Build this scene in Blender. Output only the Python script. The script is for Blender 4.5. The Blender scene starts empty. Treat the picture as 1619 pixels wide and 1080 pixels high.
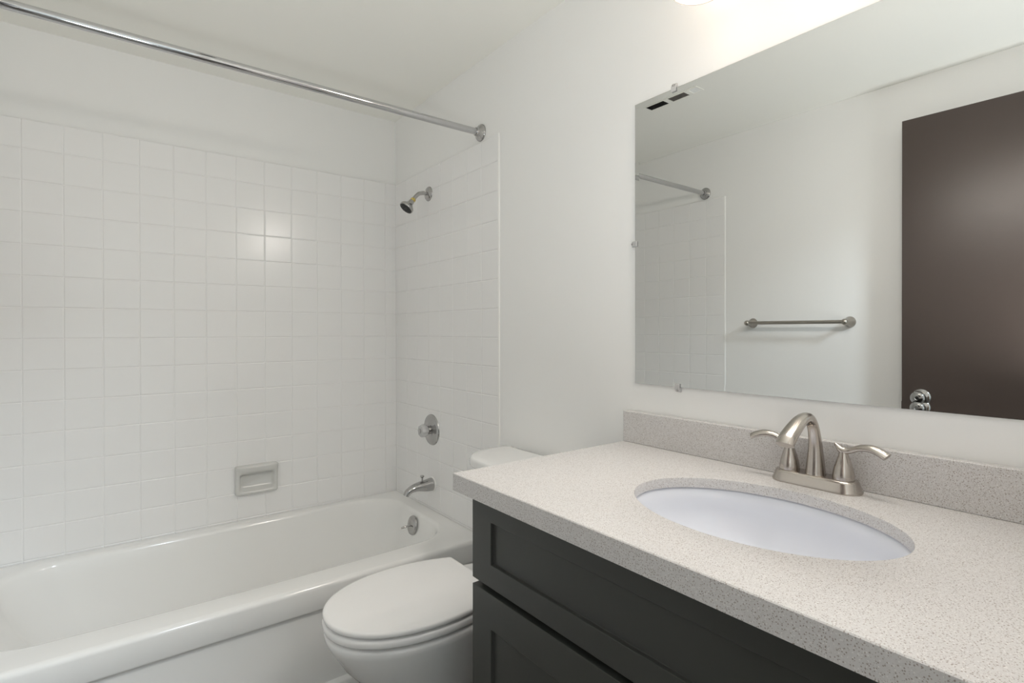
import bpy, bmesh, math, random
from mathutils import Vector, Matrix
random.seed(7)
S = bpy.context.scene
COL = S.collection
PI = math.pi

# ------------------------------------------------------------------ camera
CAM = Vector((-1.15188, -2.54345, 1.15917))
yaw, pitch, roll, F = 0.67237, -0.00394, -0.00136, 851.737
fw = Vector((math.sin(yaw) * math.cos(pitch), math.cos(yaw) * math.cos(pitch), math.sin(pitch)))
rt0 = Vector((math.cos(yaw), -math.sin(yaw), 0.0))
up0 = rt0.cross(fw)
rt = rt0 * math.cos(roll) + up0 * math.sin(roll)
up = up0 * math.cos(roll) - rt0 * math.sin(roll)
cd = bpy.data.cameras.new('camera')
cam = bpy.data.objects.new('camera', cd)
COL.objects.link(cam)
cam.matrix_world = Matrix(((rt.x, up.x, -fw.x, CAM.x), (rt.y, up.y, -fw.y, CAM.y),
                           (rt.z, up.z, -fw.z, CAM.z), (0, 0, 0, 1)))
cd.sensor_fit = 'HORIZONTAL'
cd.sensor_width = 36.0
cd.lens = F / 1619.0 * 36.0
cd.shift_x = -(841.896 - 809.5) / 1619.0
cd.shift_y = -(540.0 - 527.279) / 1619.0
cd.clip_start = 0.01
S.camera = cam

# ------------------------------------------------------------------ world, exposure, added hall fill light
w = bpy.data.worlds.new('world')
S.world = w
w.use_nodes = True
w.node_tree.nodes['Background'].inputs[0].default_value = (0.9, 0.95, 1.0, 1)
w.node_tree.nodes['Background'].inputs[1].default_value = 0.3
S.view_settings.view_transform = 'Standard'
S.view_settings.look = 'None'
S.view_settings.gamma = 1.0
S.view_settings.exposure = 0.08
S.view_settings.use_curve_mapping = False
S.cycles.use_denoising = True
S.cycles.max_bounces = 14
S.cycles.diffuse_bounces = 10
S.cycles.glossy_bounces = 8
S.cycles.caustics_reflective = True
S.cycles.caustics_refractive = False
S.cycles.sample_clamp_indirect = 4.0


def area(name, loc, target, sx, sy, power, col):
    l = bpy.data.lights.new(name, 'AREA')
    l.shape = 'RECTANGLE'
    l.size, l.size_y, l.energy, l.color = sx, sy, power, col
    o = bpy.data.objects.new(name, l)
    COL.objects.link(o)
    o.location = loc
    d = Vector(target) - Vector(loc)
    o.rotation_euler = d.to_track_quat('-Z', 'Y').to_euler()
    return o


HALL = area('hall_fill_light', (-0.60, -3.40, 2.38), (-1.12, -0.8, 0.2), 0.30, 0.30, 46, (0.80, 0.91, 1.0))  # added cool fill from the unseen hall, placed to brighten the tub apron
# the photographer's flash beside the camera, fired up at the ceiling
FLASH = area('bounced_flash', (-1.12, -2.46, 0.93), (-1.12, -2.62, 2.21), 0.30, 0.30, 12.8, (0.94, 0.98, 1.0))
BULB = 4.0          # radiance of the bulbs inside the vanity light's shades
SHADE = 1.25          # and of the lit frosted glass
LAMP_POWER = 11.5    # what each shade throws down into the room
LAMP_COL = (1.0, 0.94, 0.88)


# ------------------------------------------------------------------ materials
def lin(c):
    return tuple(((v / 255.0) / 12.92 if v / 255.0 <= 0.04045 else ((v / 255.0 + 0.055) / 1.055) ** 2.4) for v in c)


def mat(name, rgb, rough=0.5, metal=0.0, spec=0.5, bump=0.0, bscale=200.0, coat=0.0, rvar=0.0, aniso=0.0):
    m = bpy.data.materials.new(name)
    m.use_nodes = True
    nt = m.node_tree
    b = nt.nodes['Principled BSDF']
    b.inputs['Base Color'].default_value = (*rgb, 1)
    b.inputs['Roughness'].default_value = rough
    b.inputs['Metallic'].default_value = metal
    b.inputs['Specular IOR Level'].default_value = spec
    if coat:
        b.inputs['Coat Weight'].default_value = coat
        b.inputs['Coat Roughness'].default_value = 0.05
    tc = nt.nodes.new('ShaderNodeTexCoord')
    nz = nt.nodes.new('ShaderNodeTexNoise')
    nz.inputs['Scale'].default_value = bscale
    nz.inputs['Detail'].default_value = 3.0
    nt.links.new(tc.outputs['Object'], nz.inputs['Vector'])
    if bump:
        bp = nt.nodes.new('ShaderNodeBump')
        bp.inputs['Strength'].default_value = bump
        bp.inputs['Distance'].default_value = 0.002
        nt.links.new(nz.outputs['Fac'], bp.inputs['Height'])
        nt.links.new(bp.outputs['Normal'], b.inputs['Normal'])
    if rvar:
        mr = nt.nodes.new('ShaderNodeMapRange')
        mr.inputs['To Min'].default_value = max(0.0, rough - rvar)
        mr.inputs['To Max'].default_value = rough + rvar
        nt.links.new(nz.outputs['Fac'], mr.inputs['Value'])
        nt.links.new(mr.outputs['Result'], b.inputs['Roughness'])
    return m


M = {}
M['paint'] = mat('wall_paint', (0.885, 0.885, 0.875), 0.45, spec=0.25, bump=0.05, bscale=90)
M['ceil'] = mat('ceiling_paint', (0.94, 0.935, 0.89), 0.7, spec=0.2, bump=0.06, bscale=120)
M['tile'] = mat('white_ceramic_tile', (0.875, 0.872, 0.868), 0.21, spec=0.42, bump=0.012, bscale=45)
M['bull'] = mat('white_bullnose_tile', (0.86, 0.86, 0.84), 0.14)
M['enamel'] = mat('white_tub_enamel', (0.87, 0.868, 0.855), 0.12, spec=0.5)
M['china'] = mat('white_china', (0.84, 0.838, 0.832), 0.09, spec=0.5)
M['seat'] = mat('white_seat_plastic', (0.87, 0.865, 0.86), 0.22, spec=0.45)
M['basin'] = mat('white_basin_china', (0.78, 0.80, 0.86), 0.08, spec=0.5)
M['dish'] = mat('grey_white_ceramic', (0.66, 0.66, 0.64), 0.18)
M['chrome'] = mat('chrome', (0.47, 0.465, 0.46), 0.07, metal=1.0)
M['rod'] = mat('polished_chrome_rod', (0.55, 0.55, 0.555), 0.08, metal=1.0)
M['nickel'] = mat('brushed_nickel', (0.52, 0.48, 0.44), 0.22, metal=1.0, rvar=0.05, bscale=300)
M['nickel_dark'] = mat('satin_nickel', (0.42, 0.39, 0.35), 0.33, metal=1.0)
M['brass'] = mat('brass', (0.62, 0.50, 0.16), 0.25, metal=1.0)
M['rubber'] = mat('dark_nozzle_rubber', (0.025, 0.027, 0.027), 0.5)
M['cabinet'] = mat('charcoal_cabinet_paint', lin((62, 63, 60)), 0.38, spec=0.4, bump=0.03, bscale=150)
M['inside'] = mat('cabinet_box_wood', lin((52, 52, 50)), 0.6)
M['door'] = mat('dark_brown_door_paint', lin((70, 60, 55)), 0.33, spec=0.45, bump=0.05, bscale=260, rvar=0.04)
M['edge'] = mat('door_edge_wood', lin((150, 130, 112)), 0.5)
M['caulk'] = mat('white_caulk', (0.85, 0.85, 0.84), 0.4)
M['vent'] = mat('vent_white_metal', (0.97, 0.98, 0.97), 0.4)
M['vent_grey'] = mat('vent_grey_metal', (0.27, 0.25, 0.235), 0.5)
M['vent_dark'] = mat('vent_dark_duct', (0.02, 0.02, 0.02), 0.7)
M['glass_edge'] = mat('mirror_edge_glass', (0.16, 0.18, 0.16), 0.2)
M['floor'] = mat('floor_vinyl', (0.20, 0.185, 0.165), 0.35, bump=0.04, bscale=30)
M['plastic'] = mat('clear_plastic', (0.9, 0.9, 0.9), 0.08)
pb = M['plastic'].node_tree.nodes['Principled BSDF']
pb.inputs['Transmission Weight'].default_value = 0.45
pb.inputs['IOR'].default_value = 1.46
M['mirror'] = mat('mirror_silver', (0.70, 0.71, 0.70), 0.0, metal=1.0)


def quartz():
    m = mat('speckled_quartz', (0.66, 0.61, 0.57), 0.22, spec=0.45)
    nt = m.node_tree
    b = nt.nodes['Principled BSDF']
    tc = nt.nodes['Texture Coordinate']
    base = nt.nodes.new('ShaderNodeMix')
    base.data_type = 'RGBA'
    base.inputs[6].default_value = (0.60, 0.582, 0.572, 1)
    base.inputs[7].default_value = (0.71, 0.696, 0.692, 1)
    n0 = nt.nodes.new('ShaderNodeTexNoise')
    n0.inputs['Scale'].default_value = 260
    n0.inputs['Detail'].default_value = 4
    nt.links.new(tc.outputs['Object'], n0.inputs['Vector'])
    nt.links.new(n0.outputs['Fac'], base.inputs[0])
    prev = base.outputs[2]
    for sc, th, colr, amt in ((330, 0.22, (0.26, 0.21, 0.18, 1), 0.75), (520, 0.26, (0.36, 0.31, 0.28, 1), 0.65),
                              (300, 0.20, (0.86, 0.84, 0.82, 1), 0.6)):
        v = nt.nodes.new('ShaderNodeTexVoronoi')
        v.inputs['Scale'].default_value = sc
        mp = nt.nodes.new('ShaderNodeMapping')
        mp.inputs['Location'].default_value = (sc * 0.013, sc * 0.007, sc * 0.021)
        nt.links.new(tc.outputs['Object'], mp.inputs['Vector'])
        nt.links.new(mp.outputs['Vector'], v.inputs['Vector'])
        r = nt.nodes.new('ShaderNodeMapRange')
        r.inputs['From Min'].default_value = th
        r.inputs['From Max'].default_value = th + 0.10
        r.inputs['To Min'].default_value = amt
        r.inputs['To Max'].default_value = 0.0
        nt.links.new(v.outputs['Distance'], r.inputs['Value'])
        # only some cells carry a speck
        sep = nt.nodes.new('ShaderNodeSeparateColor')
        nt.links.new(v.outputs['Color'], sep.inputs['Color'])
        gt = nt.nodes.new('ShaderNodeMath')
        gt.operation = 'GREATER_THAN'
        gt.inputs[1].default_value = 0.36
        nt.links.new(sep.outputs['Red'], gt.inputs[0])
        mu = nt.nodes.new('ShaderNodeMath')
        mu.operation = 'MULTIPLY'
        nt.links.new(r.outputs['Result'], mu.inputs[0])
        nt.links.new(gt.outputs[0], mu.inputs[1])
        mx = nt.nodes.new('ShaderNodeMix')
        mx.data_type = 'RGBA'
        nt.links.new(mu.outputs[0], mx.inputs[0])
        nt.links.new(prev, mx.inputs[6])
        mx.inputs[7].default_value = colr
        prev = mx.outputs[2]
    nt.links.new(prev, b.inputs['Base Color'])
    return m


M['quartz'] = quartz()


def shade_glass():
    m = bpy.data.materials.new('frosted_lamp_glass')
    m.use_nodes = True
    nt = m.node_tree
    for n in list(nt.nodes):
        nt.nodes.remove(n)
    out = nt.nodes.new('ShaderNodeOutputMaterial')
    tr = nt.nodes.new('ShaderNodeBsdfTranslucent')
    tr.inputs[0].default_value = (0.85, 0.78, 0.70, 1)
    df = nt.nodes.new('ShaderNodeBsdfDiffuse')
    df.inputs[0].default_value = (0.85, 0.83, 0.80, 1)
    mx = nt.nodes.new('ShaderNodeMixShader')
    mx.inputs[0].default_value = 0.5
    em = nt.nodes.new('ShaderNodeEmission')
    em.inputs[0].default_value = (1.0, 0.91, 0.82, 1)
    em.inputs[1].default_value = SHADE
    ad = nt.nodes.new('ShaderNodeAddShader')
    nt.links.new(df.outputs[0], mx.inputs[1])
    nt.links.new(tr.outputs[0], mx.inputs[2])
    nt.links.new(mx.outputs[0], ad.inputs[0])
    nt.links.new(em.outputs[0], ad.inputs[1])
    nt.links.new(ad.outputs[0], out.inputs[0])
    return m


M['shade'] = shade_glass()
M['bulb'] = mat('glowing_bulb', (1, 1, 1), 0.4)
bb = M['bulb'].node_tree.nodes['Principled BSDF']
bb.inputs['Emission Color'].default_value = (1.0, 0.90, 0.80, 1)
bb.inputs['Emission Strength'].default_value = BULB


# ------------------------------------------------------------------ mesh helpers
def obj(name, bm, m, parent=None, smooth=True, bevel=0.0, seg=2, angle=40, recalc=True):
    if recalc:
        bmesh.ops.recalc_face_normals(bm, faces=bm.faces[:])
    me = bpy.data.meshes.new(name)
    bm.to_mesh(me)
    bm.free()
    o = bpy.data.objects.new(name, me)
    COL.objects.link(o)
    for x in (m if isinstance(m, (list, tuple)) else [m]):
        me.materials.append(x)
    if smooth:
        me.shade_smooth()
        me.set_sharp_from_angle(angle=math.radians(angle))
    if bevel:
        md = o.modifiers.new('bevel', 'BEVEL')
        md.width, md.segments, md.limit_method, md.angle_limit = bevel, seg, 'ANGLE', math.radians(35)
        md.harden_normals = False
    if parent:
        o.parent = parent
        o.matrix_parent_inverse = Matrix.Translation(parent.location).inverted() if False else Matrix.Identity(4)
        o.location = -Vector(parent_world(parent))
    return o


def parent_world(p):
    v = Vector((0, 0, 0))
    while p:
        v += p.location
        p = p.parent
    return v


def thing(name, loc, label, cat, group=None):
    o = bpy.data.objects.new(name, None)
    o.empty_display_size = 0.05
    o.location = loc
    COL.objects.link(o)
    tag(o, label, cat, group)
    return o


def tag(o, label, cat, group=None):
    o['label'] = label
    o['category'] = cat
    if group:
        o['group'] = group


def struct(o, label=None):
    o['kind'] = 'structure'
    if label:
        o['label'] = label
    return o


def box(bm, x0, x1, y0, y1, z0, z1):
    v = [bm.verts.new((x, y, z)) for x in (x0, x1) for y in (y0, y1) for z in (z0, z1)]
    for f in ((0, 1, 3, 2), (4, 6, 7, 5), (0, 4, 5, 1), (2, 3, 7, 6), (0, 2, 6, 4), (1, 5, 7, 3)):
        bm.faces.new([v[i] for i in f])


def newbox(*a):
    bm = bmesh.new()
    box(bm, *a)
    return bm


def loft(bm, rings, cap0=True, cap1=True, closed=True):
    R = [[bm.verts.new(p) for p in r] for r in rings]
    n = len(R[0])
    for a, b in zip(R[:-1], R[1:]):
        for i in range(n if closed else n - 1):
            j = (i + 1) % n
            bm.faces.new((a[i], a[j], b[j], b[i]))
    if cap0:
        bm.faces.new(R[0][::-1])
    if cap1:
        bm.faces.new(R[-1])
    return R


def lathe(bm, prof, origin, axis, n=40, cap0=True, cap1=True):
    """prof: list of (radius, distance along axis)"""
    ax = Vector(axis).normalized()
    u = ax.orthogonal().normalized()
    v = ax.cross(u)
    o = Vector(origin)
    rings = [[o + ax * d + (u * math.cos(2 * PI * k / n) + v * math.sin(2 * PI * k / n)) * max(r, 1e-4)
              for k in range(n)] for r, d in prof]
    loft(bm, rings, cap0, cap1)


def spline(pts, sub=8):
    """Catmull-Rom through tuples of any length"""
    out = []
    n = len(pts)
    for i in range(n - 1):
        p0, p1, p2, p3 = pts[max(i - 1, 0)], pts[i], pts[i + 1], pts[min(i + 2, n - 1)]
        for s in range(sub):
            t = s / sub
            out.append(tuple(0.5 * (2 * b + (c - a) * t + (2 * a - 5 * b + 4 * c - d) * t * t
                                    + (3 * b - a - 3 * c + d) * t ** 3)
                             for a, b, c, d in zip(p0, p1, p2, p3)))
    out.append(tuple(pts[-1]))
    return out


def tube(bm, pts, side=(0, 1, 0), n=20, cap=True):
    """pts: (x,y,z,ra,rb) ; ra along 'side' , rb across it"""
    P = [Vector(p[:3]) for p in pts]
    sd = Vector(side).normalized()
    rings = []
    for i, p in enumerate(pts):
        t = (P[min(i + 1, len(P) - 1)] - P[max(i - 1, 0)]).normalized()
        a = (sd - t * sd.dot(t)).normalized()
        b = t.cross(a)
        ra = p[3]
        rb = p[4] if len(p) > 4 else p[3]
        rings.append([P[i] + a * (math.cos(2 * PI * k / n) * ra) + b * (math.sin(2 * PI * k / n) * rb) for k in range(n)])
    loft(bm, rings, cap, cap)


def rrect(x0, x1, y0, y1, r, nc=10, ns=10):
    """rounded rectangle, ccw from right-bottom; r = one radius or 4 (x1y0, x1y1, x0y1, x0y0)"""
    rs = r if isinstance(r, (list, tuple)) else [r] * 4
    cor = [(x1, y0, -PI / 2), (x1, y1, 0), (x0, y1, PI / 2), (x0, y0, PI)]
    sg = [(-1, 1), (-1, -1), (1, -1), (1, 1)]
    arcs = []
    for (cx, cy, a0), (sx, sy), q in zip(cor, sg, rs):
        arcs.append([(cx + sx * q + q * math.cos(a0 + PI / 2 * k / nc), cy + sy * q + q * math.sin(a0 + PI / 2 * k / nc))
                     for k in range(nc + 1)])
    out = []
    for i in range(4):
        out += arcs[i]
        a, b = arcs[i][-1], arcs[(i + 1) % 4][0]
        out += [(a[0] + (b[0] - a[0]) * k / ns, a[1] + (b[1] - a[1]) * k / ns) for k in range(1, ns)]
    return out


# ------------------------------------------------------------------ dimensions
XL = -1.51          # left wall face
YF = -2.575         # front wall face (door wall)
ZC = 2.212          # ceiling
T = 0.1095          # tile module
TD = 0.008          # tile stands proud of the wall plane
TOP = 1.894
TUBZ = 0.362
TUBY = -0.80
CT = 0.854          # counter top

# ------------------------------------------------------------------ room shell
WT = 0.11
struct(obj('floor', newbox(XL - WT, WT, -2.70, WT, -0.08, 0.0), M['floor']))
struct(obj('ceiling', newbox(XL - WT, WT, -2.70, WT, ZC, ZC + 0.08), M['ceil']))
wb = struct(obj('wall_back', newbox(XL - WT, WT, TD, WT, 0, ZC), M['paint']))
wr = struct(obj('wall_right', newbox(0.0, WT, -2.70, TD, 0, ZC), M['paint']))
wl = struct(obj('wall_left', newbox(XL - WT, XL, -2.70, TD, 0, ZC), M['paint']))
DX0, DX1, DH = -1.475, -0.705, 2.045
bm = bmesh.new()
box(bm, XL, DX0, -2.70, YF, 0, ZC)
box(bm, DX1, 0.0, -2.70, YF, 0, ZC)
box(bm, DX0, DX1, -2.70, YF, DH, ZC)
wf = struct(obj('wall_front', bm, M['paint']))
# the hall beyond the doorway, behind the camera
hx0, hx1, hy0, hz = -2.5, 0.6, -4.2, 2.44
struct(obj('floor_hall', newbox(hx0, hx1, hy0, -2.70, -0.08, 0), M['floor']))
struct(obj('ceiling_hall', newbox(hx0, hx1, hy0, -2.70, hz, hz + 0.08), M['ceil']))
struct(obj('wall_hall_far', newbox(hx0, hx1, hy0 - WT, hy0, 0, hz), M['paint']))
struct(obj('wall_hall_left', newbox(hx0 - WT, hx0, hy0, -2.70, 0, hz), M['paint']))
struct(obj('wall_hall_right', newbox(hx1, hx1 + WT, hy0, -2.70, 0, hz), M['paint']))
bm = bmesh.new()
box(bm, hx0, XL - WT, -2.70, -2.64, 0, hz)
box(bm, WT, hx1, -2.70, -2.64, 0, hz)
box(bm, XL - WT, WT, -2.70, -2.64, ZC + 0.08, hz)
struct(obj('wall_hall_near', bm, M['paint']))
# doorway casing
bm = bmesh.new()
box(bm, DX1 - 0.018, DX1, -2.70, YF, 0, DH)
box(bm, DX0, DX0 + 0.012, -2.70, YF, 0, DH)
box(bm, DX0, DX1, -2.70, YF, DH - 0.018, DH)
struct(obj('trim_1', bm, M['edge'], bevel=0.002))


def tile_field(place, us, vs, tilt=0.0022):
    """pillowed ceramic tiles between grid lines us, vs; place(u, v, d) -> xyz, d = depth off the wall"""
    bm = bmesh.new()
    prof = [(0.0, -0.0016), (0.0010, -0.0012), (0.0020, -0.0004), (0.0034, 0.0), (0.0052, 0.0)]
    for u0, u1 in zip(us[:-1], us[1:]):
        for v0, v1 in zip(vs[:-1], vs[1:]):
            tu, tv = random.uniform(-tilt, tilt), random.uniform(-tilt, tilt)
            cu, cv = (u0 + u1) / 2, (v0 + v1) / 2
            U = [u0 + o for o, _ in prof] + [u1 - o for o, _ in prof[::-1]]
            V = [v0 + o for o, _ in prof] + [v1 - o for o, _ in prof[::-1]]
            DD = [d for _, d in prof] + [d for _, d in prof[::-1]]
            g = []
            for i, uu in enumerate(U):
                row = []
                for j, vv in enumerate(V):
                    d = min(DD[i], DD[j])
                    if i in (1, 8) and j in (1, 8):
                        d -= 0.0003
                    d += (uu - cu) * tu + (vv - cv) * tv if 0 < i < 9 and 0 < j < 9 else 0
                    row.append(bm.verts.new(place(uu, vv, d)))
                g.append(row)
            for i in range(9):
                for j in range(9):
                    bm.faces.new((g[i][j], g[i + 1][j], g[i + 1][j + 1], g[i][j + 1]))
    return bm


rows = [TOP] + [1.902 - j * T for j in range(1, 15)]
rows_low = rows + [1.902 - j * T for j in range(15, 18)] + [0.0]
xs = [0.0] + [-(0.058 + i * T) for i in range(14)]
xs = [x for x in xs if x > XL + 0.02] + [XL + 0.004]
zs = sorted(rows_low)
zs_tub = sorted([z for z in rows if z > TUBZ - 0.001] + [TUBZ - 0.02])
tb = obj('tile_surround', tile_field(lambda u, v, d: (u, -d, v), xs[::-1], zs_tub), M['tile'], wb, recalc=False)
tb.data.flip_normals()
ysr = [-0.896] + [-(0.7848 - k * T) for k in range(0, 8)]
ysr = [y for y in ysr if y < -0.012] + [0.0]
XR = 0.0
# right wall: the paint face sits at X=0, tiles stand just proud of it
trw = obj('tile_surround', tile_field(lambda u, v, d: (-0.0045 - d, u, v), ysr, zs), M['tile'], wr, recalc=False)
tlw = obj('tile_surround', tile_field(lambda u, v, d: (XL + 0.0045 + d, u, v), ysr, zs), M['tile'], wl, recalc=False)


def consistent(o, inward):
    # make every face normal look into the room
    bm = bmesh.new()
    bm.from_mesh(o.data)
    bm.normal_update()
    for f in bm.faces:
        if f.normal.dot(Vector(inward)) < 0:
            f.normal_flip()
    bm.to_mesh(o.data)
    bm.free()
    o.data.shade_smooth()


consistent(tb, (0, -1, 0))
consistent(trw, (-1, 0, 0))
consistent(tlw, (1, 0, 0))


def bullnose(sx, x0, parent):
    # rounded tile edge running down the front of the tiled end wall
    bm = bmesh.new()
    prof = [(0.0, -0.8955), (0.0050, -0.8955), (0.0052, -0.8985), (0.0040, -0.9015), (0.0022, -0.9032), (0.0, -0.9038)]
    loft(bm, [[(x0 + sx * a, b, 0.0) for a, b in prof], [(x0 + sx * a, b, TOP) for a, b in prof]])
    return obj('edge_trim', bm, M['bull'], parent)


bullnose(-1, -0.0, wr)
bullnose(1, XL, wl)


# ------------------------------------------------------------------ bathtub
def bathtub():
    t = thing('bathtub', (-0.755, -0.40, 0), 'white enamel alcove bathtub below the tiled walls', 'bathtub')
    bm = bmesh.new()
    x0, x1, y0, y1 = XL + 0.008, -0.0065, TUBY + 0.016, -0.003
    NC, NS = 12, 16

    def ring(ax0, ax1, ay0, ay1, r, z, bow=0.0):
        pts = rrect(ax0, ax1, ay0, ay1, r, NC, NS)
        cx = (ax0 + ax1) / 2
        out = []
        for x, y in pts:
            if bow and y < (ay0 + ay1) / 2:
                k = 1 - ((x - cx) / ((ax1 - ax0) / 2)) ** 2
                y -= bow * k * min(1, ((ay0 + ay1) / 2 - y) / ((ay1 - ay0) / 2) * 1.2)
            out.append((x, y, z))
        return out
    B = 0.022
    rings = [
        ring(x0, x1, y0, y1, 0.004, TUBZ - 0.03),
        ring(x0, x1, y0, y1, 0.004, TUBZ),
        ring(-1.442, -0.062, -0.684, -0.046, 0.15, TUBZ + 0.001, B),
        ring(-1.434, -0.068, -0.676, -0.052, 0.15, TUBZ - 0.001, B),
        ring(-1.426, -0.073, -0.669, -0.057, 0.15, TUBZ - 0.006, B),
        ring(-1.420, -0.078, -0.664, -0.061, 0.15, TUBZ - 0.016, B),
        ring(-1.405, -0.088, -0.657, -0.067, 0.15, TUBZ - 0.06, B),
        ring(-1.36, -0.106, -0.645, -0.079, 0.15, TUBZ - 0.15, B * 0.8),
        ring(-1.31, -0.126, -0.630, -0.093, 0.15, TUBZ - 0.25, B * 0.6),
        ring(-1.285, -0.142, -0.618, -0.105, 0.15, TUBZ - 0.285, B * 0.5),
        ring(-1.24, -0.175, -0.585, -0.135, 0.13, TUBZ - 0.308, B * 0.3),
        ring(-1.15, -0.25, -0.52, -0.20, 0.10, TUBZ - 0.315, 0),
    ]
    loft(bm, rings, cap0=False, cap1=True)
    obj('basin', bm, M['enamel'], t, angle=60)
    # apron: rolled top edge, skirt, recessed panel, toe
    y = TUBY
    prof = [(y + 0.016, TUBZ)]
    for k in range(1, 7):
        a = PI / 2 * k / 6
        prof.append((y + 0.016 - 0.016 * math.sin(a), TUBZ - 0.016 + 0.016 * math.cos(a)))
    prof += [(y + 0.001, 0.285), (y + 0.004, 0.279), (y + 0.010, 0.277), (y + 0.014, 0.272), (y + 0.015, 0.262), (y + 0.018, 0.045),
             (y + 0.016, 0.036), (y + 0.004, 0.030), (y + 0.001, 0.024), (y + 0.001, 0.0), (y + 0.05, 0.0), (y + 0.05, 0.30), (y + 0.016, TUBZ - 0.03)]
    bm = bmesh.new()
    loft(bm, [[(x0, a, b) for a, b in prof], [(x1, a, b) for a, b in prof]])
    obj('apron', bm, M['enamel'], t, angle=50)
    # overflow plate with its trip lever, on the sloped end wall
    c = Vector((-0.093, -0.365, 0.308))
    ax = Vector((-1, 0, 0.19)).normalized()
    bm = bmesh.new()
    lathe(bm, [(0.040, -0.002), (0.041, 0.001), (0.039, 0.005), (0.030, 0.009), (0.012, 0.011), (0.0, 0.011)], c, ax, 40, True, False)
    op = obj('overflow_plate', bm, M['chrome'], t)
    op['label'] = 'round chrome overflow plate'
    bm = bmesh.new()
    tube(bm, [(*(c + ax * 0.008), 0.0045), (*(c + ax * 0.022 + Vector((0, -0.002, -0.003))), 0.004),
              (*(c + ax * 0.042 + Vector((-0.002, 0.004, -0.010))), 0.0045), (*(c + ax * 0.048 + Vector((-0.004, 0.005, -0.012))), 0.0035)], n=14)
    obj('trip_lever', bm, M['chrome'], op)
    return t


bathtub()

# ------------------------------------------------------------------ shower rod
RY, RZ = -0.778, 1.931
t = thing('shower_rod', (-0.755, RY, RZ), 'straight chrome shower curtain rod spanning above the bathtub', 'shower rod')
bm = bmesh.new()
lathe(bm, [(0.0125, 0), (0.0125, 1.485)], (XL + 0.012, RY, RZ), (1, 0, 0), 32)
obj('rod', bm, M['rod'], t)
for x, s in ((-0.0005, -1), (XL + 0.0005, 1)):
    bm = bmesh.new()
    lathe(bm, [(0.033, 0), (0.033, 0.004), (0.030, 0.008), (0.021, 0.011), (0.0175, 0.014), (0.0165, 0.024), (0.0155, 0.026), (0.012, 0.026)],
          (x, RY, RZ), (s, 0, 0), 40)
    obj('flange', bm, M['chrome'], t)

# ------------------------------------------------------------------ shower head
SY, SZ, X0 = -0.355, 1.778, -0.0042
t = thing('showerhead', (X0, SY, SZ), 'small chrome shower head on a bent arm above the tub valve', 'shower head')
bm = bmesh.new()
lathe(bm, [(0.033, 0), (0.0325, 0.003), (0.028, 0.008), (0.018, 0.012), (0.0115, 0.014), (0.009, 0.014)], (X0, SY, SZ), (-1, 0, 0), 40)
obj('flange', bm, M['chrome'], t)
arm = spline([(X0 - 0.002, SY, SZ, 0.0088), (-0.030, SY, SZ, 0.0088), (-0.052, SY, SZ - 0.006, 0.0088), (-0.068, SY, SZ - 0.020, 0.0088),
              (-0.079, SY, SZ - 0.034, 0.0088)], 6)
bm = bmesh.new()
tube(bm, arm, n=20)
obj('arm', bm, M['chrome'], t)
d = Vector((-0.62, 0.02, -0.78)).normalized()
p = Vector((-0.078, SY, SZ - 0.033))
bm = bmesh.new()
lathe(bm, [(0.0105, 0), (0.0115, 0.002), (0.0115, 0.012), (0.010, 0.014)], p, d, 6)
o = obj('connector', bm, M['brass'], t, angle=25)
o['label'] = 'brass connector nut'
p2 = p + d * 0.014
bm = bmesh.new()
lathe(bm, [(0.011, 0), (0.0125, 0.004), (0.0135, 0.014), (0.018, 0.022), (0.027, 0.030), (0.0315, 0.036), (0.032, 0.044), (0.030, 0.047), (0.027, 0.047)], p2, d, 40)
obj('head', bm, M['chrome'], t)
bm = bmesh.new()
lathe(bm, [(0.0285, 0.0465), (0.0285, 0.0485), (0.024, 0.050), (0.010, 0.0505), (0.0, 0.0505)], p2, d, 36, True, False)
for ringr, nn in ((0.010, 8), (0.019, 14)):
    u = d.orthogonal().normalized()
    v = d.cross(u)
    for k in range(nn):
        a = 2 * PI * k / nn
        lathe(bm, [(0.0017, 0.049), (0.0012, 0.053)], p2 + (u * math.cos(a) + v * math.sin(a)) * ringr, d, 6)
o = obj('spray_face', bm, M['rubber'], t)
o['label'] = 'dark round spray face'

# ------------------------------------------------------------------ shower valve
VY, VZ = -0.379, 0.720
t = thing('shower_valve', (X0, VY, VZ), 'round chrome shower valve with a clear knob above the tub spout', 'shower valve')
bm = bmesh.new()
lathe(bm, [(0.069, 0), (0.069, 0.002), (0.066, 0.006), (0.055, 0.009), (0.034, 0.010), (0.030, 0.013), (0.024, 0.0135)], (X0, VY, VZ), (-1, 0, 0), 56)
obj('escutcheon', bm, M['chrome'], t)
bm = bmesh.new()
lathe(bm, [(0.019, 0.010), (0.018, 0.026), (0.012, 0.028)], (X0, VY, VZ), (-1, 0, 0), 28)
obj('collar', bm, M['chrome'], t)
bm = bmesh.new()
n = 40
ringsK = []
for r, dd in ((0.016, 0.026), (0.022, 0.028), (0.027, 0.034), (0.027, 0.050), (0.024, 0.057), (0.012, 0.059)):
    ringsK.append([(X0 - dd, VY + r * (1 + 0.06 * math.cos(8 * 2 * PI * k / n)) * math.cos(2 * PI * k / n),
                    VZ + r * (1 + 0.06 * math.cos(8 * 2 * PI * k / n)) * math.sin(2 * PI * k / n)) for k in range(n)])
loft(bm, ringsK)
kn = obj('knob', bm, M['plastic'], t)
kn['label'] = 'clear fluted plastic knob'
bm = bmesh.new()
lathe(bm, [(0.0105, 0.0585), (0.0105, 0.061), (0.008, 0.062), (0.0, 0.062)], (X0, VY, VZ), (-1, 0, 0), 24, True, False)
obj('cap', bm, M['chrome'], kn)

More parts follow.
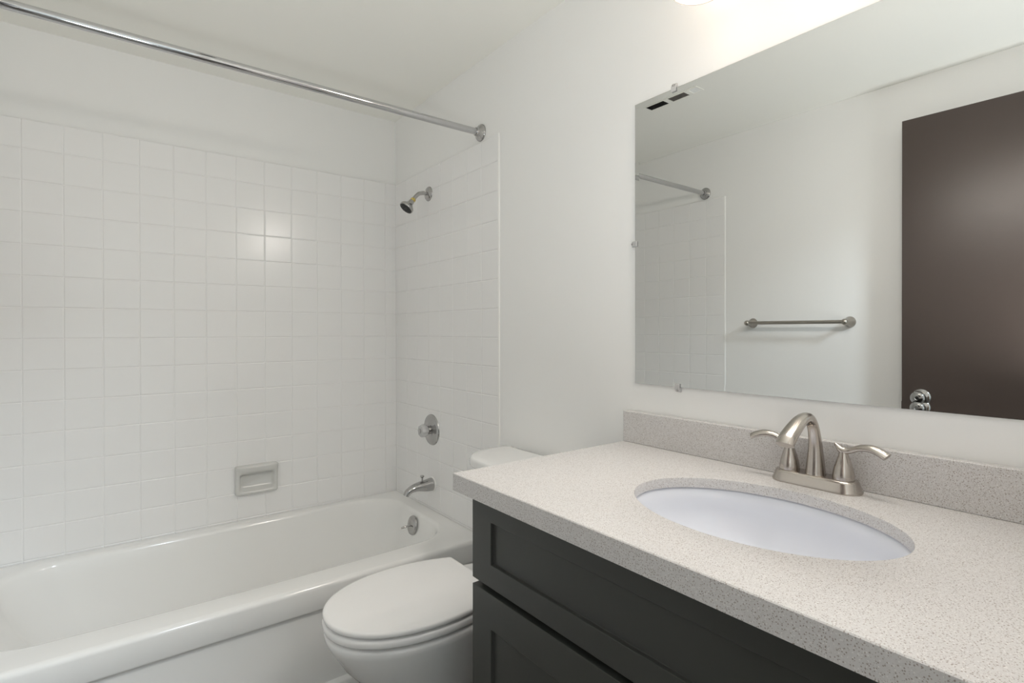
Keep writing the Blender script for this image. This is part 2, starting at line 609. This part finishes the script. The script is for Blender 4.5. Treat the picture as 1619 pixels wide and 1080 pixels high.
# ------------------------------------------------------------------ tub spout
PY, PZ = -0.385, 0.478
t = thing('tub_spout', (X0, PY, PZ), 'chrome tub spout with diverter pull above the tub overflow', 'tub spout')
bm = bmesh.new()
pts = spline([(X0 - 0.004, PY, PZ, 0.0285, 0.0285), (-0.014, PY, PZ, 0.029, 0.029), (-0.040, PY, PZ - 0.001, 0.0265, 0.0255), (-0.075, PY, PZ + 0.000, 0.0225, 0.0195),
              (-0.105, PY, PZ - 0.005, 0.0195, 0.0155), (-0.124, PY, PZ - 0.015, 0.0175, 0.014), (-0.134, PY, PZ - 0.030, 0.016, 0.0115)], 6)
tube(bm, pts, n=28)
obj('spout', bm, M['chrome'], t)
bm = bmesh.new()
lathe(bm, [(0.0055, 0.0), (0.0042, 0.006), (0.0042, 0.016), (0.0085, 0.020), (0.0095, 0.023), (0.007, 0.026), (0.0, 0.0265)],
      (-0.056, PY, PZ + 0.021), (0, 0, 1), 20, True, False)
obj('diverter_pull', bm, M['chrome'], t)
bm = bmesh.new()
lathe(bm, [(0.033, 0), (0.0325, 0.003), (0.028, 0.006), (0.024, 0.006)], (X0, PY, PZ), (-1, 0, 0), 36)
o = obj('caulk_ring', bm, M['caulk'], t)
o['label'] = 'white caulk ring at the wall'

# ------------------------------------------------------------------ soap dish
sx0, sx1, sz0, sz1 = -0.724, -0.560, 0.470, 0.594
bm = bmesh.new()
sc = (sz0 + sz1) / 2
hh = (sz1 - sz0) / 2


def dish_ring(ins, depth, r, hood=0.0):
    return [(x, -depth - hood * max(0.0, (z - sc) / hh) ** 2, z)
            for x, z in rrect(sx0 + ins[0], sx1 - ins[0], sz0 + ins[1], sz1 - ins[2], r, 6, 6)]


loft(bm, [dish_ring((0, 0, 0), 0.0, 0.008), dish_ring((0, 0, 0), 0.014, 0.008, 0.018), dish_ring((0.002, 0.002, 0.002), 0.020, 0.008, 0.020),
          dish_ring((0.006, 0.006, 0.006), 0.0235, 0.010, 0.021), dish_ring((0.011, 0.010, 0.024), 0.0235, 0.010, 0.026),
          dish_ring((0.016, 0.015, 0.034), 0.021, 0.011, 0.020), dish_ring((0.019, 0.026, 0.034), 0.008, 0.011, 0.0),
          dish_ring((0.024, 0.034, 0.036), 0.002, 0.010)])
o = obj('soap_dish', bm, M['dish'], angle=70)
tag(o, 'recessed white ceramic soap dish on the long tiled wall above the tub', 'soap dish')


# ------------------------------------------------------------------ toilet
def egg(tip, mid, back, hw, bw, z, cy=-1.175, n=64, e=2.15, sc=1.0):
    """outline: round nose towards -X, straight hinge edge at X=back"""
    pts = []
    nf = 40
    for k in range(nf + 1):
        a = -PI / 2 + PI * k / nf
        c, s = math.cos(a), math.sin(a)
        pts.append((mid - (mid - tip) * abs(c) ** (2 / e), cy + hw * math.copysign(abs(s) ** (2 / e), s)))
    nb = 10
    r = 0.012
    for k in range(1, nb + 1):
        u = k / nb
        x = mid + (back - r - mid) * u
        pts.append((x, cy + hw - (hw - bw) * u ** 2))
    for k in range(1, 5):
        a = PI / 2 * k / 4
        pts.append((back - r + r * math.sin(a), cy + bw - r + r * math.cos(a)))
    for k in range(1, 9):
        pts.append((back, cy + (bw - r) * (1 - k / 4.5)))
    for k in range(0, 5):
        a = PI / 2 * k / 4
        pts.append((back - r + r * math.cos(a), cy - bw + r - r * math.sin(a)))
    for k in range(nb - 1, 0, -1):
        u = k / nb
        x = mid + (back - r - mid) * u
        pts.append((x, cy - hw + (hw - bw) * u ** 2))
    return [(x, y, z) for x, y in pts]


def toilet():
    t = thing('toilet', (-0.40, -1.175, 0), 'white elongated toilet with closed lid between tub and vanity', 'toilet')
    bm = bmesh.new()
    R = []
    for tip, mid, back, hw, bw, z in (
            (-0.535, -0.40, -0.10, 0.118, 0.105, 0.0), (-0.530, -0.40, -0.10, 0.114, 0.10, 0.03), (-0.520, -0.40, -0.10, 0.106, 0.095, 0.09),
            (-0.535, -0.40, -0.09, 0.110, 0.095, 0.15), (-0.580, -0.42, -0.08, 0.126, 0.10, 0.20), (-0.635, -0.44, -0.07, 0.146, 0.11, 0.25),
            (-0.676, -0.46, -0.06, 0.163, 0.12, 0.30), (-0.702, -0.47, -0.05, 0.174, 0.105, 0.345), (-0.717, -0.47, -0.045, 0.182, 0.105, 0.372),
            (-0.719, -0.47, -0.045, 0.183, 0.105, 0.385), (-0.717, -0.47, -0.047, 0.1815, 0.104, 0.391), (-0.712, -0.47, -0.050, 0.178, 0.102, 0.394), (-0.690, -0.47, -0.055, 0.166, 0.098, 0.395), (-0.66, -0.46, -0.06, 0.15, 0.09, 0.395)):
        R.append(egg(tip, mid, back, hw, bw, z))
    loft(bm, R)
    obj('bowl', bm, M['china'], t, angle=60)

    def slab(name, z0, z1, m, g, round_top):
        bm = bmesh.new()
        r0 = 0.004
        e = lambda q, z: egg(-0.722 + q - g, -0.47, -0.284 - q, 0.184 - q + g, 0.146 - q, z)
        rr = [e(0.006, z0), e(0.001, z0 + 0.003), e(0.0, z0 + 0.006), e(0.0, z1 - 0.006)]
        if round_top:
            rr += [e(0.0012, z1 - 0.003), e(0.004, z1 - 0.0008), e(0.010, z1), e(0.05, z1 + 0.0015), e(0.10, z1 + 0.002)]
        else:
            rr += [e(0.002, z1 - 0.002), e(0.006, z1)]
        loft(bm, rr)
        return obj(name, bm, m, t, angle=60)
    slab('seat', 0.3995, 0.4205, M['seat'], 0.001, False)
    slab('lid', 0.4245, 0.4405, M['seat'], 0.0, True)
    for s in (-1, 1):
        bm = bmesh.new()
        lathe(bm, [(0.008, -0.016), (0.009, -0.014), (0.009, 0.014), (0.008, 0.016)], (-0.280, -1.175 + s * 0.075, 0.404), (0, 1, 0), 20)
        obj('hinge', bm, M['seat'], t)
    # tank and lid: flat back, bowed front with broad corners

    def tk(dx, dy, rf, z, xb=-0.016, bow=0.02):
        pts = rrect(xb - dx, xb, -1.175 - dy, -1.175 + dy, (0.02, 0.02, rf, rf), 10, 10)
        return [(x - (bow * (1 - ((y + 1.175) / dy) ** 2) if x < xb - dx * 0.5 else 0), y, z) for x, y in pts]
    bm = bmesh.new()
    loft(bm, [tk(0.150, 0.165, 0.08, 0.39), tk(0.160, 0.180, 0.09, 0.41), tk(0.170, 0.195, 0.10, 0.55), tk(0.178, 0.207, 0.11, 0.716)])
    obj('tank', bm, M['china'], t, angle=50)
    bm = bmesh.new()
    loft(bm, [tk(0.180, 0.210, 0.11, 0.714, -0.014), tk(0.194, 0.222, 0.12, 0.717, -0.010), tk(0.197, 0.225, 0.12, 0.722, -0.010), tk(0.197, 0.225, 0.12, 0.738, -0.010),
              tk(0.193, 0.222, 0.12, 0.745, -0.012), tk(0.184, 0.214, 0.115, 0.7485, -0.016), tk(0.15, 0.18, 0.09, 0.750, -0.03)])
    obj('tank_lid', bm, M['china'], t, angle=60)


toilet()

# ------------------------------------------------------------------ vanity cabinet
VX = -0.5335        # front face of drawer and doors
VY1, VY0 = -1.5585, -2.568
t = thing('vanity_cabinet', (-0.27, -2.06, 0), 'charcoal grey shaker vanity cabinet under the speckled countertop', 'vanity cabinet')
bm = bmesh.new()
box(bm, VX + 0.020, -0.004, VY0, VY1 - 0.006, 0.095, 0.640)
bx = VX + 0.020
box(bm, bx, bx + 0.02, VY0, VY1 - 0.006, 0.640, 0.8165)
box(bm, -0.02, -0.004, VY0, VY1 - 0.006, 0.640, 0.8165)
box(bm, bx + 0.02, -0.02, VY1 - 0.024, VY1 - 0.006, 0.640, 0.8165)
box(bm, bx + 0.02, -0.02, VY0, VY0 + 0.018, 0.640, 0.8165)
box(bm, VX + 0.085, -0.004, VY0, VY1 - 0.006, 0.0, 0.095)
obj('body', bm, M['inside'], t)


def shaker(name, y1, y0, z0, z1, st, rl):
    """front with a recessed flat panel; st = stile width, rl = rail width"""
    bm = bmesh.new()

    def r(a, b, x):
        return [(x, y0 + a, z0 + b), (x, y1 - a, z0 + b), (x, y1 - a, z1 - b), (x, y0 + a, z1 - b)]
    loft(bm, [r(0, 0, VX + 0.0195), r(0, 0, VX), r(st, rl, VX), r(st + 0.0012, rl + 0.0012, VX + 0.0075)])
    return obj(name, bm, M['cabinet'], t, smooth=False, bevel=0.0012)


shaker('drawer_front', VY1, VY0, 0.633, 0.8145, 0.070, 0.0475)
shaker('door', VY1, -2.062, 0.100, 0.6195, 0.070, 0.072)
shaker('door', -2.065, VY0, 0.100, 0.6195, 0.070, 0.072)

# ------------------------------------------------------------------ countertop with oval cut-out
SKX, SKY, SKA, SKB = -0.283, -2.060, 0.158, 0.228
cx0, cx1, cy0, cy1 = -0.5635, -0.002, -2.571, -1.528
N = 160
bm = bmesh.new()


def out_pt(a):
    c, s = math.cos(a), math.sin(a)
    k = 1e9
    if c > 1e-9:
        k = min(k, (cx1 - SKX) / c)
    if c < -1e-9:
        k = min(k, (cx0 - SKX) / c)
    if s > 1e-9:
        k = min(k, (cy1 - SKY) / s)
    if s < -1e-9:
        k = min(k, (cy0 - SKY) / s)
    return SKX + c * k, SKY + s * k


angs = sorted([2 * PI * k / N for k in range(N)] + [math.atan2(y - SKY, x - SKX) % (2 * PI) for x in (cx0, cx1) for y in (cy0, cy1)])
outer = [out_pt(a) for a in angs]
inner = []
for a in angs:
    c, s = math.cos(a), math.sin(a)
    k = 1 / math.sqrt((c / SKA) ** 2 + (s / SKB) ** 2)
    inner.append((SKX + c * k, SKY + s * k))
zb = CT - 0.037


def grow(p, q):
    v = Vector((p[0] - SKX, p[1] - SKY))
    v = v * (1 + q / v.length)
    return (SKX + v.x, SKY + v.y)


zs2 = CT - 0.0205


def inset(p, q):
    return (min(max(p[0], cx0 + q), cx1 - q), min(max(p[1], cy0 + q), cy1 - q))


rings = [[(x, y, zs2) for x, y in inner], [(*inset(p, 0.028), zs2) for p in outer], [(*inset(p, 0.028), zb) for p in outer], [(x, y, zb) for x, y in outer], [(x, y, CT - 0.0015) for x, y in outer],
         [(min(max(x, cx0 + 0.0015), cx1 - 0.0015), min(max(y, cy0 + 0.0015), cy1 - 0.0015), CT) for x, y in outer],
         [(*grow(p, 0.0025), CT) for p in inner], [(*grow(p, 0.0007), CT - 0.0007) for p in inner], [(x, y, CT - 0.0025) for x, y in inner], [(x, y, zs2) for x, y in inner]]
loft(bm, rings, False, False)
bmesh.ops.remove_doubles(bm, verts=bm.verts[:], dist=1e-6)
o = obj('countertop', bm, M['quartz'], angle=30)
tag(o, 'beige speckled quartz countertop with an oval sink cut-out', 'countertop')
o = obj('backsplash', newbox(-0.022, -0.002, cy0, -1.5285, CT, 0.939), M['quartz'], bevel=0.0018)
tag(o, 'low speckled quartz backsplash along the wall behind the faucet', 'backsplash')

# ------------------------------------------------------------------ sink
t = thing('sink', (SKX, SKY, 0.70), 'oval white undermount sink set in the countertop', 'sink')
bm = bmesh.new()


def el(k, z, q=0.0, sx=0.0):
    return [(SKX + sx + (SKA * k + q) * math.cos(2 * PI * i / 96), SKY + (SKB * k + q) * math.sin(2 * PI * i / 96), z) for i in range(96)]


zt = zs2 - 0.001
R = [el(1, zt, 0.022), el(1, zt, 0.006), el(1, zt - 0.004, 0.002), el(0.985, zt - 0.02)]
for k in range(1, 12):
    a = PI / 2 * k / 12
    R.append(el(0.985 * math.cos(a) ** 0.75, zt - 0.02 - 0.115 * math.sin(a), 0, 0.012 * math.sin(a)))
R.append(el(0.14, zt - 0.136, 0, 0.012))
R.append(el(0.12, zt - 0.15, 0, 0.012))
R.append(el(0.14, zt - 0.15, 0.012, 0.012))
for k in range(11, 0, -1):
    a = PI / 2 * k / 12
    R.append(el(0.985 * math.cos(a) ** 0.75, zt - 0.032 - 0.115 * math.sin(a), 0.012, 0.012 * math.sin(a)))
R.append(el(0.985, zt - 0.02, 0.012))
R.append(el(1, zt - 0.012, 0.022))
R.append(el(1, zt, 0.022))
loft(bm, R, False, False)
bmesh.ops.remove_doubles(bm, verts=bm.verts[:], dist=1e-6)
obj('basin', bm, M['basin'], t, angle=50)
bm = bmesh.new()
lathe(bm, [(0.010, -0.010), (0.023, -0.004), (0.025, 0.003), (0.021, 0.0045), (0.016, 0.001), (0.0, 0.002)], (SKX + 0.012, SKY, zt - 0.138), (0, 0, 1), 32, True, False)
obj('drain', bm, M['nickel'], t)

# ------------------------------------------------------------------ faucet
FX, FY = -0.053, -2.060
t = thing('faucet', (FX, FY, CT), 'brushed nickel two-handle faucet behind the oval sink', 'faucet')
bm = bmesh.new()


def stad(dx, dy, z, r):
    return [(x, y, z) for x, y in rrect(FX - dx, FX + dx, FY - dy, FY + dy, r, 10, 8)]


loft(bm, [stad(0.0285, 0.084, CT, 0.0285), stad(0.029, 0.0845, CT + 0.003, 0.029), stad(0.0275, 0.083, CT + 0.006, 0.0275), stad(0.0245, 0.0785, CT + 0.019, 0.0245),
          stad(0.0225, 0.0765, CT + 0.0225, 0.0225), stad(0.018, 0.071, CT + 0.0235, 0.018)])
obj('base_plate', bm, M['nickel'], t, angle=60)
zt2 = CT + 0.0225
bm = bmesh.new()
pts = spline([(FX, FY, zt2, 0.0190, 0.0190), (FX, FY, zt2 + 0.006, 0.0180, 0.0180), (FX, FY, zt2 + 0.035, 0.0150, 0.0150), (FX - 0.003, FY, zt2 + 0.070, 0.0118, 0.0118),
              (FX - 0.014, FY, zt2 + 0.099, 0.0108, 0.0104), (FX - 0.034, FY, zt2 + 0.1145, 0.0118, 0.0102), (FX - 0.062, FY, zt2 + 0.1125, 0.0138, 0.0105),
              (FX - 0.092, FY, zt2 + 0.0985, 0.0160, 0.0110), (FX - 0.116, FY, zt2 + 0.0835, 0.0170, 0.0112), (FX - 0.124, FY, zt2 + 0.0735, 0.0172, 0.0112)], 7)
tube(bm, pts, n=28)
sp = obj('spout', bm, M['nickel'], t, angle=60)
for s in (1, -1):
    hy = FY + s * 0.0515
    bm = bmesh.new()
    lathe(bm, [(0.0190, zt2), (0.0192, zt2 + 0.002), (0.0190, zt2 + 0.008), (0.0170, zt2 + 0.020), (0.0130, zt2 + 0.034), (0.0092, zt2 + 0.045), (0.0078, zt2 + 0.052), (0.0070, zt2 + 0.056)],
          (FX, hy, 0), (0, 0, 1), 36)
    h = obj('handle', bm, M['nickel'], t, angle=60)
    bm = bmesh.new()
    zl = zt2 + 0.054
    # swooping flat lever with a little upturned heel
    pts = spline([(FX + 0.002, hy - s * 0.0165, zl + 0.0135, 0.0014, 0.0014), (FX + 0.001, hy - s * 0.0110, zl + 0.0085, 0.0050, 0.0038), (FX, hy - s * 0.002, zl + 0.0020, 0.0078, 0.0062),
                  (FX - 0.001, hy + s * 0.012, zl + 0.0040, 0.0074, 0.0048), (FX - 0.003, hy + s * 0.030, zl + 0.0115, 0.0076, 0.0046), (FX - 0.006, hy + s * 0.050, zl + 0.0135, 0.0086, 0.0048),
                  (FX - 0.010, hy + s * 0.067, zl + 0.0090, 0.0094, 0.0048), (FX - 0.012, hy + s * 0.077, zl + 0.0040, 0.0098, 0.0046)], 6)
    tube(bm, pts, side=(-0.80, 0, -0.60), n=18)
    obj('lever', bm, M['nickel'], h, angle=60)

# ------------------------------------------------------------------ mirror: dished bevel all round, thin edge
MY1, MY0, MZ0, MZ1 = -1.5585, -2.556, 1.0165, 1.7805
bm = bmesh.new()
bw, bt = 0.014, 0.0145


def mr(ins, x):
    return [(x, MY0 + ins, MZ0 + ins), (x, MY1 - ins, MZ0 + ins), (x, MY1 - ins, MZ1 - ins), (x, MY0 + ins, MZ1 - ins)]


loft(bm, [mr(0, -0.0012), mr(0, -0.0062)], True, False)
dish = mr(bw, -0.0062 + bw * bt)
dish = [(x, y, z if z < 1.4 else MZ1 - 0.008) for x, y, z in dish]      # the top bevel is the narrowest
loft(bm, [mr(0, -0.0062), dish], False, True)
bmesh.ops.remove_doubles(bm, verts=bm.verts[:], dist=1e-7)
o = obj('mirror', bm, [M['glass_edge'], M['mirror']], smooth=False)
for f in o.data.polygons:
    f.material_index = 1 if f.normal.x < -0.9 and f.center.x < -0.004 else 0
tag(o, 'large frameless wall mirror above the backsplash', 'mirror')


def clip(y, z, ang, label):
    """clear plastic clip, tongue lying over the glass; ang turns it about X, 0 = tongue pointing down"""
    t = thing('mirror_clip', (0, y, z), label, 'mirror clip', 'clear clips holding the mirror')

    def P(x, a, b):
        return (x, y + a * math.cos(ang) - b * math.sin(ang), z + a * math.sin(ang) + b * math.cos(ang))
    prof = [(-0.0003, 0.013), (-0.006, 0.012), (-0.0095, 0.004), (-0.0105, -0.009), (-0.0072, -0.0095), (-0.0070, 0.0012), (-0.0003, 0.0012)]
    bm = bmesh.new()
    loft(bm, [[P(x, -0.0075, b) for x, b in prof], [P(x, 0.0075, b) for x, b in prof]])
    obj('body', bm, M['plastic'], t, bevel=0.0012)
    bm = bmesh.new()
    lathe(bm, [(0.0036, 0), (0.0034, 0.0016), (0.0, 0.0024)], P(-0.0075, 0, 0.0075), (-1, 0, 0), 16, True, False)
    obj('screw', bm, M['chrome'], t)


clip(-1.688, MZ1 + 0.0005, 0.0, 'clear plastic clip on the top edge of the mirror')
clip(MY1 + 0.0005, 1.399, -PI / 2, 'clear plastic clip on the left edge of the mirror')
clip(-1.699, MZ0 - 0.0005, PI, 'clear plastic clip on the bottom edge of the mirror')

# ------------------------------------------------------------------ vanity light above the mirror
LYS = (-1.842, -2.060, -2.278)
LX, LZ = -0.125, 1.912
t = thing('vanity_light', (0, -2.06, 2.06), 'lit vanity light with down-facing shades on the wall above the mirror', 'vanity light')
bm = bmesh.new()
loft(bm, [[(x, yy, zz) for yy, zz in rrect(-2.36 + q, -1.76 - q, 2.015 + q, 2.105 - q, 0.02, 6, 6)] for x, q in ((-0.0005, 0), (-0.020, 0), (-0.026, 0.006))])
obj('back_plate', bm, M['nickel'], t)
for ly in LYS:
    bm = bmesh.new()
    tube(bm, spline([(-0.022, ly, 2.060, 0.007), (-0.060, ly, 2.072, 0.007), (-0.105, ly, 2.070, 0.007), (LX, ly, 2.052, 0.008), (LX, ly, 2.030, 0.009)], 6), n=14)
    lathe(bm, [(0.012, 2.034), (0.024, 2.030), (0.026, 2.008), (0.022, 2.006)], (LX, ly, 0), (0, 0, 1), 28)
    obj('arm', bm, M['nickel'], t)
    bm = bmesh.new()
    lathe(bm, [(0.024, 2.010), (0.034, 2.000), (0.046, 1.975), (0.054, 1.940), (0.058, LZ), (0.0555, LZ), (0.0515, 1.940), (0.0435, 1.973), (0.031, 1.997), (0.022, 2.006)],
          (LX, ly, 0), (0, 0, 1), 40, False, False)
    sh = obj('shade', bm, M['shade'], t)
    sh['label'] = 'frosted glass shade, lit from inside'
    bm = bmesh.new()
    lathe(bm, [(0.0585, LZ - 0.0015), (0.0590, LZ + 0.0012), (0.0580, LZ + 0.003), (0.0555, LZ + 0.002), (0.0555, LZ - 0.0010)], (LX, ly, 0), (0, 0, 1), 40, False, False)
    obj('shade_rim', bm, M['nickel_dark'], sh)
    bm = bmesh.new()
    lathe(bm, [(0.010, 2.006), (0.013, 1.995), (0.024, 1.975), (0.028, 1.957), (0.025, 1.942), (0.014, 1.932), (0.0, 1.929)], (LX, ly, 0), (0, 0, 1), 24, True, False)
    obj('bulb', bm, M['bulb'], t)

    l = bpy.data.lights.new('vanity_bulb_light', 'SPOT')
    l.energy, l.color, l.shadow_soft_size = LAMP_POWER, LAMP_COL, 0.055
    l.spot_size, l.spot_blend = math.radians(172), 1.0
    lo = bpy.data.objects.new('vanity_bulb_light', l)
    lo.location = (LX, ly, 1.895)
    lo.rotation_euler = Vector((-0.86, 0.22, -0.46)).to_track_quat('-Z', 'Y').to_euler()
    COL.objects.link(lo)

# ------------------------------------------------------------------ towel bar on the left wall
t = thing('towel_bar', (XL, -1.295, 1.20), 'satin nickel towel bar on the left wall, seen in the mirror', 'towel bar')
bxx = XL + 0.062
for y in (-1.064, -1.530):
    bm = bmesh.new()
    lathe(bm, [(0.024, 0), (0.025, 0.003), (0.024, 0.008), (0.020, 0.014), (0.0125, 0.034), (0.0095, 0.046), (0.0105, 0.052), (0.0135, 0.058), (0.0140, 0.064), (0.0115, 0.071), (0.005, 0.075), (0.0, 0.0755)],
          (XL + 0.0005, y, 1.20), (1, 0, 0), 36, True, False)
    obj('post', bm, M['nickel_dark'], t)
bm = bmesh.new()
lathe(bm, [(0.0085, 0), (0.0085, 0.456)], (bxx, -1.525, 1.20), (0, 1, 0), 24)
obj('bar', bm, M['nickel_dark'], t)

# ------------------------------------------------------------------ the open entry door against the left wall
HX, HY = XL + 0.058, -2.540            # hinge edge (room face)
ED = Vector((-1.424, -1.757, 0)) - Vector((HX, HY, 0))
DW = ED.length
ed = ED.normalized()
nn = Vector((ed.y, -ed.x, 0))          # points into the room (+X)
if nn.x < 0:
    nn = -nn
dt = thing('door_1', (HX, HY, 0), 'dark brown flush door standing open against the left wall', 'door')
dt['kind'] = 'structure'


def DP(a, b, z):
    v = Vector((HX, HY, 0)) + ed * a + nn * b
    return (v.x, v.y, z)


bm = bmesh.new()
loft(bm, [[DP(0, 0, 0.012), DP(DW, 0, 0.012), DP(DW, -0.035, 0.012), DP(0, -0.035, 0.012)],
          [DP(0, 0, 2.018), DP(DW, 0, 2.018), DP(DW, -0.035, 2.018), DP(0, -0.035, 2.018)]])
slab = obj('door_panel', bm, M['door'], dt, smooth=False, bevel=0.0015)
ka = DW - 0.068
for s in (1, -1):
    q = 0.0 if s > 0 else -0.035
    L = 1.0 if s > 0 else 0.62
    bm = bmesh.new()
    lathe(bm, [(0.032, 0), (0.032, 0.003), (0.028, 0.007), (0.016, 0.010 * L), (0.011, 0.014 * L), (0.011, 0.026 * L), (0.018, 0.030 * L), (0.025, 0.038 * L), (0.027, 0.047 * L), (0.025, 0.055 * L), (0.017, 0.061 * L), (0.008, 0.062 * L), (0.006, 0.060 * L), (0, 0.060 * L)],
          DP(ka, q, 0.893), nn * s, 36, True, False)
    o = obj('door_knob', bm, M['chrome'], dt)
    o['label'] = 'polished round door knob'

# ------------------------------------------------------------------ ceiling vent
vx0, vx1, vy0, vy1 = -0.904, -0.859, -1.163, -0.890
t = thing('air_vent', (-0.8815, -1.02, ZC), 'narrow louvred air vent on the ceiling, seen in the mirror', 'air vent')
bm = bmesh.new()
zc = ZC - 0.0005
box(bm, vx0 - 0.008, vx0, vy0 - 0.008, vy1 + 0.008, zc - 0.003, zc)
box(bm, vx1, vx1 + 0.008, vy0 - 0.008, vy1 + 0.008, zc - 0.003, zc)
for y0, y1 in ((vy0 - 0.008, vy0), (-1.124, -1.102), (-1.015, -0.990), (vy1, vy1 + 0.008)):
    box(bm, vx0, vx1, y0, y1, zc - 0.003, zc)
obj('frame', bm, M['ceil'], t, bevel=0.001)
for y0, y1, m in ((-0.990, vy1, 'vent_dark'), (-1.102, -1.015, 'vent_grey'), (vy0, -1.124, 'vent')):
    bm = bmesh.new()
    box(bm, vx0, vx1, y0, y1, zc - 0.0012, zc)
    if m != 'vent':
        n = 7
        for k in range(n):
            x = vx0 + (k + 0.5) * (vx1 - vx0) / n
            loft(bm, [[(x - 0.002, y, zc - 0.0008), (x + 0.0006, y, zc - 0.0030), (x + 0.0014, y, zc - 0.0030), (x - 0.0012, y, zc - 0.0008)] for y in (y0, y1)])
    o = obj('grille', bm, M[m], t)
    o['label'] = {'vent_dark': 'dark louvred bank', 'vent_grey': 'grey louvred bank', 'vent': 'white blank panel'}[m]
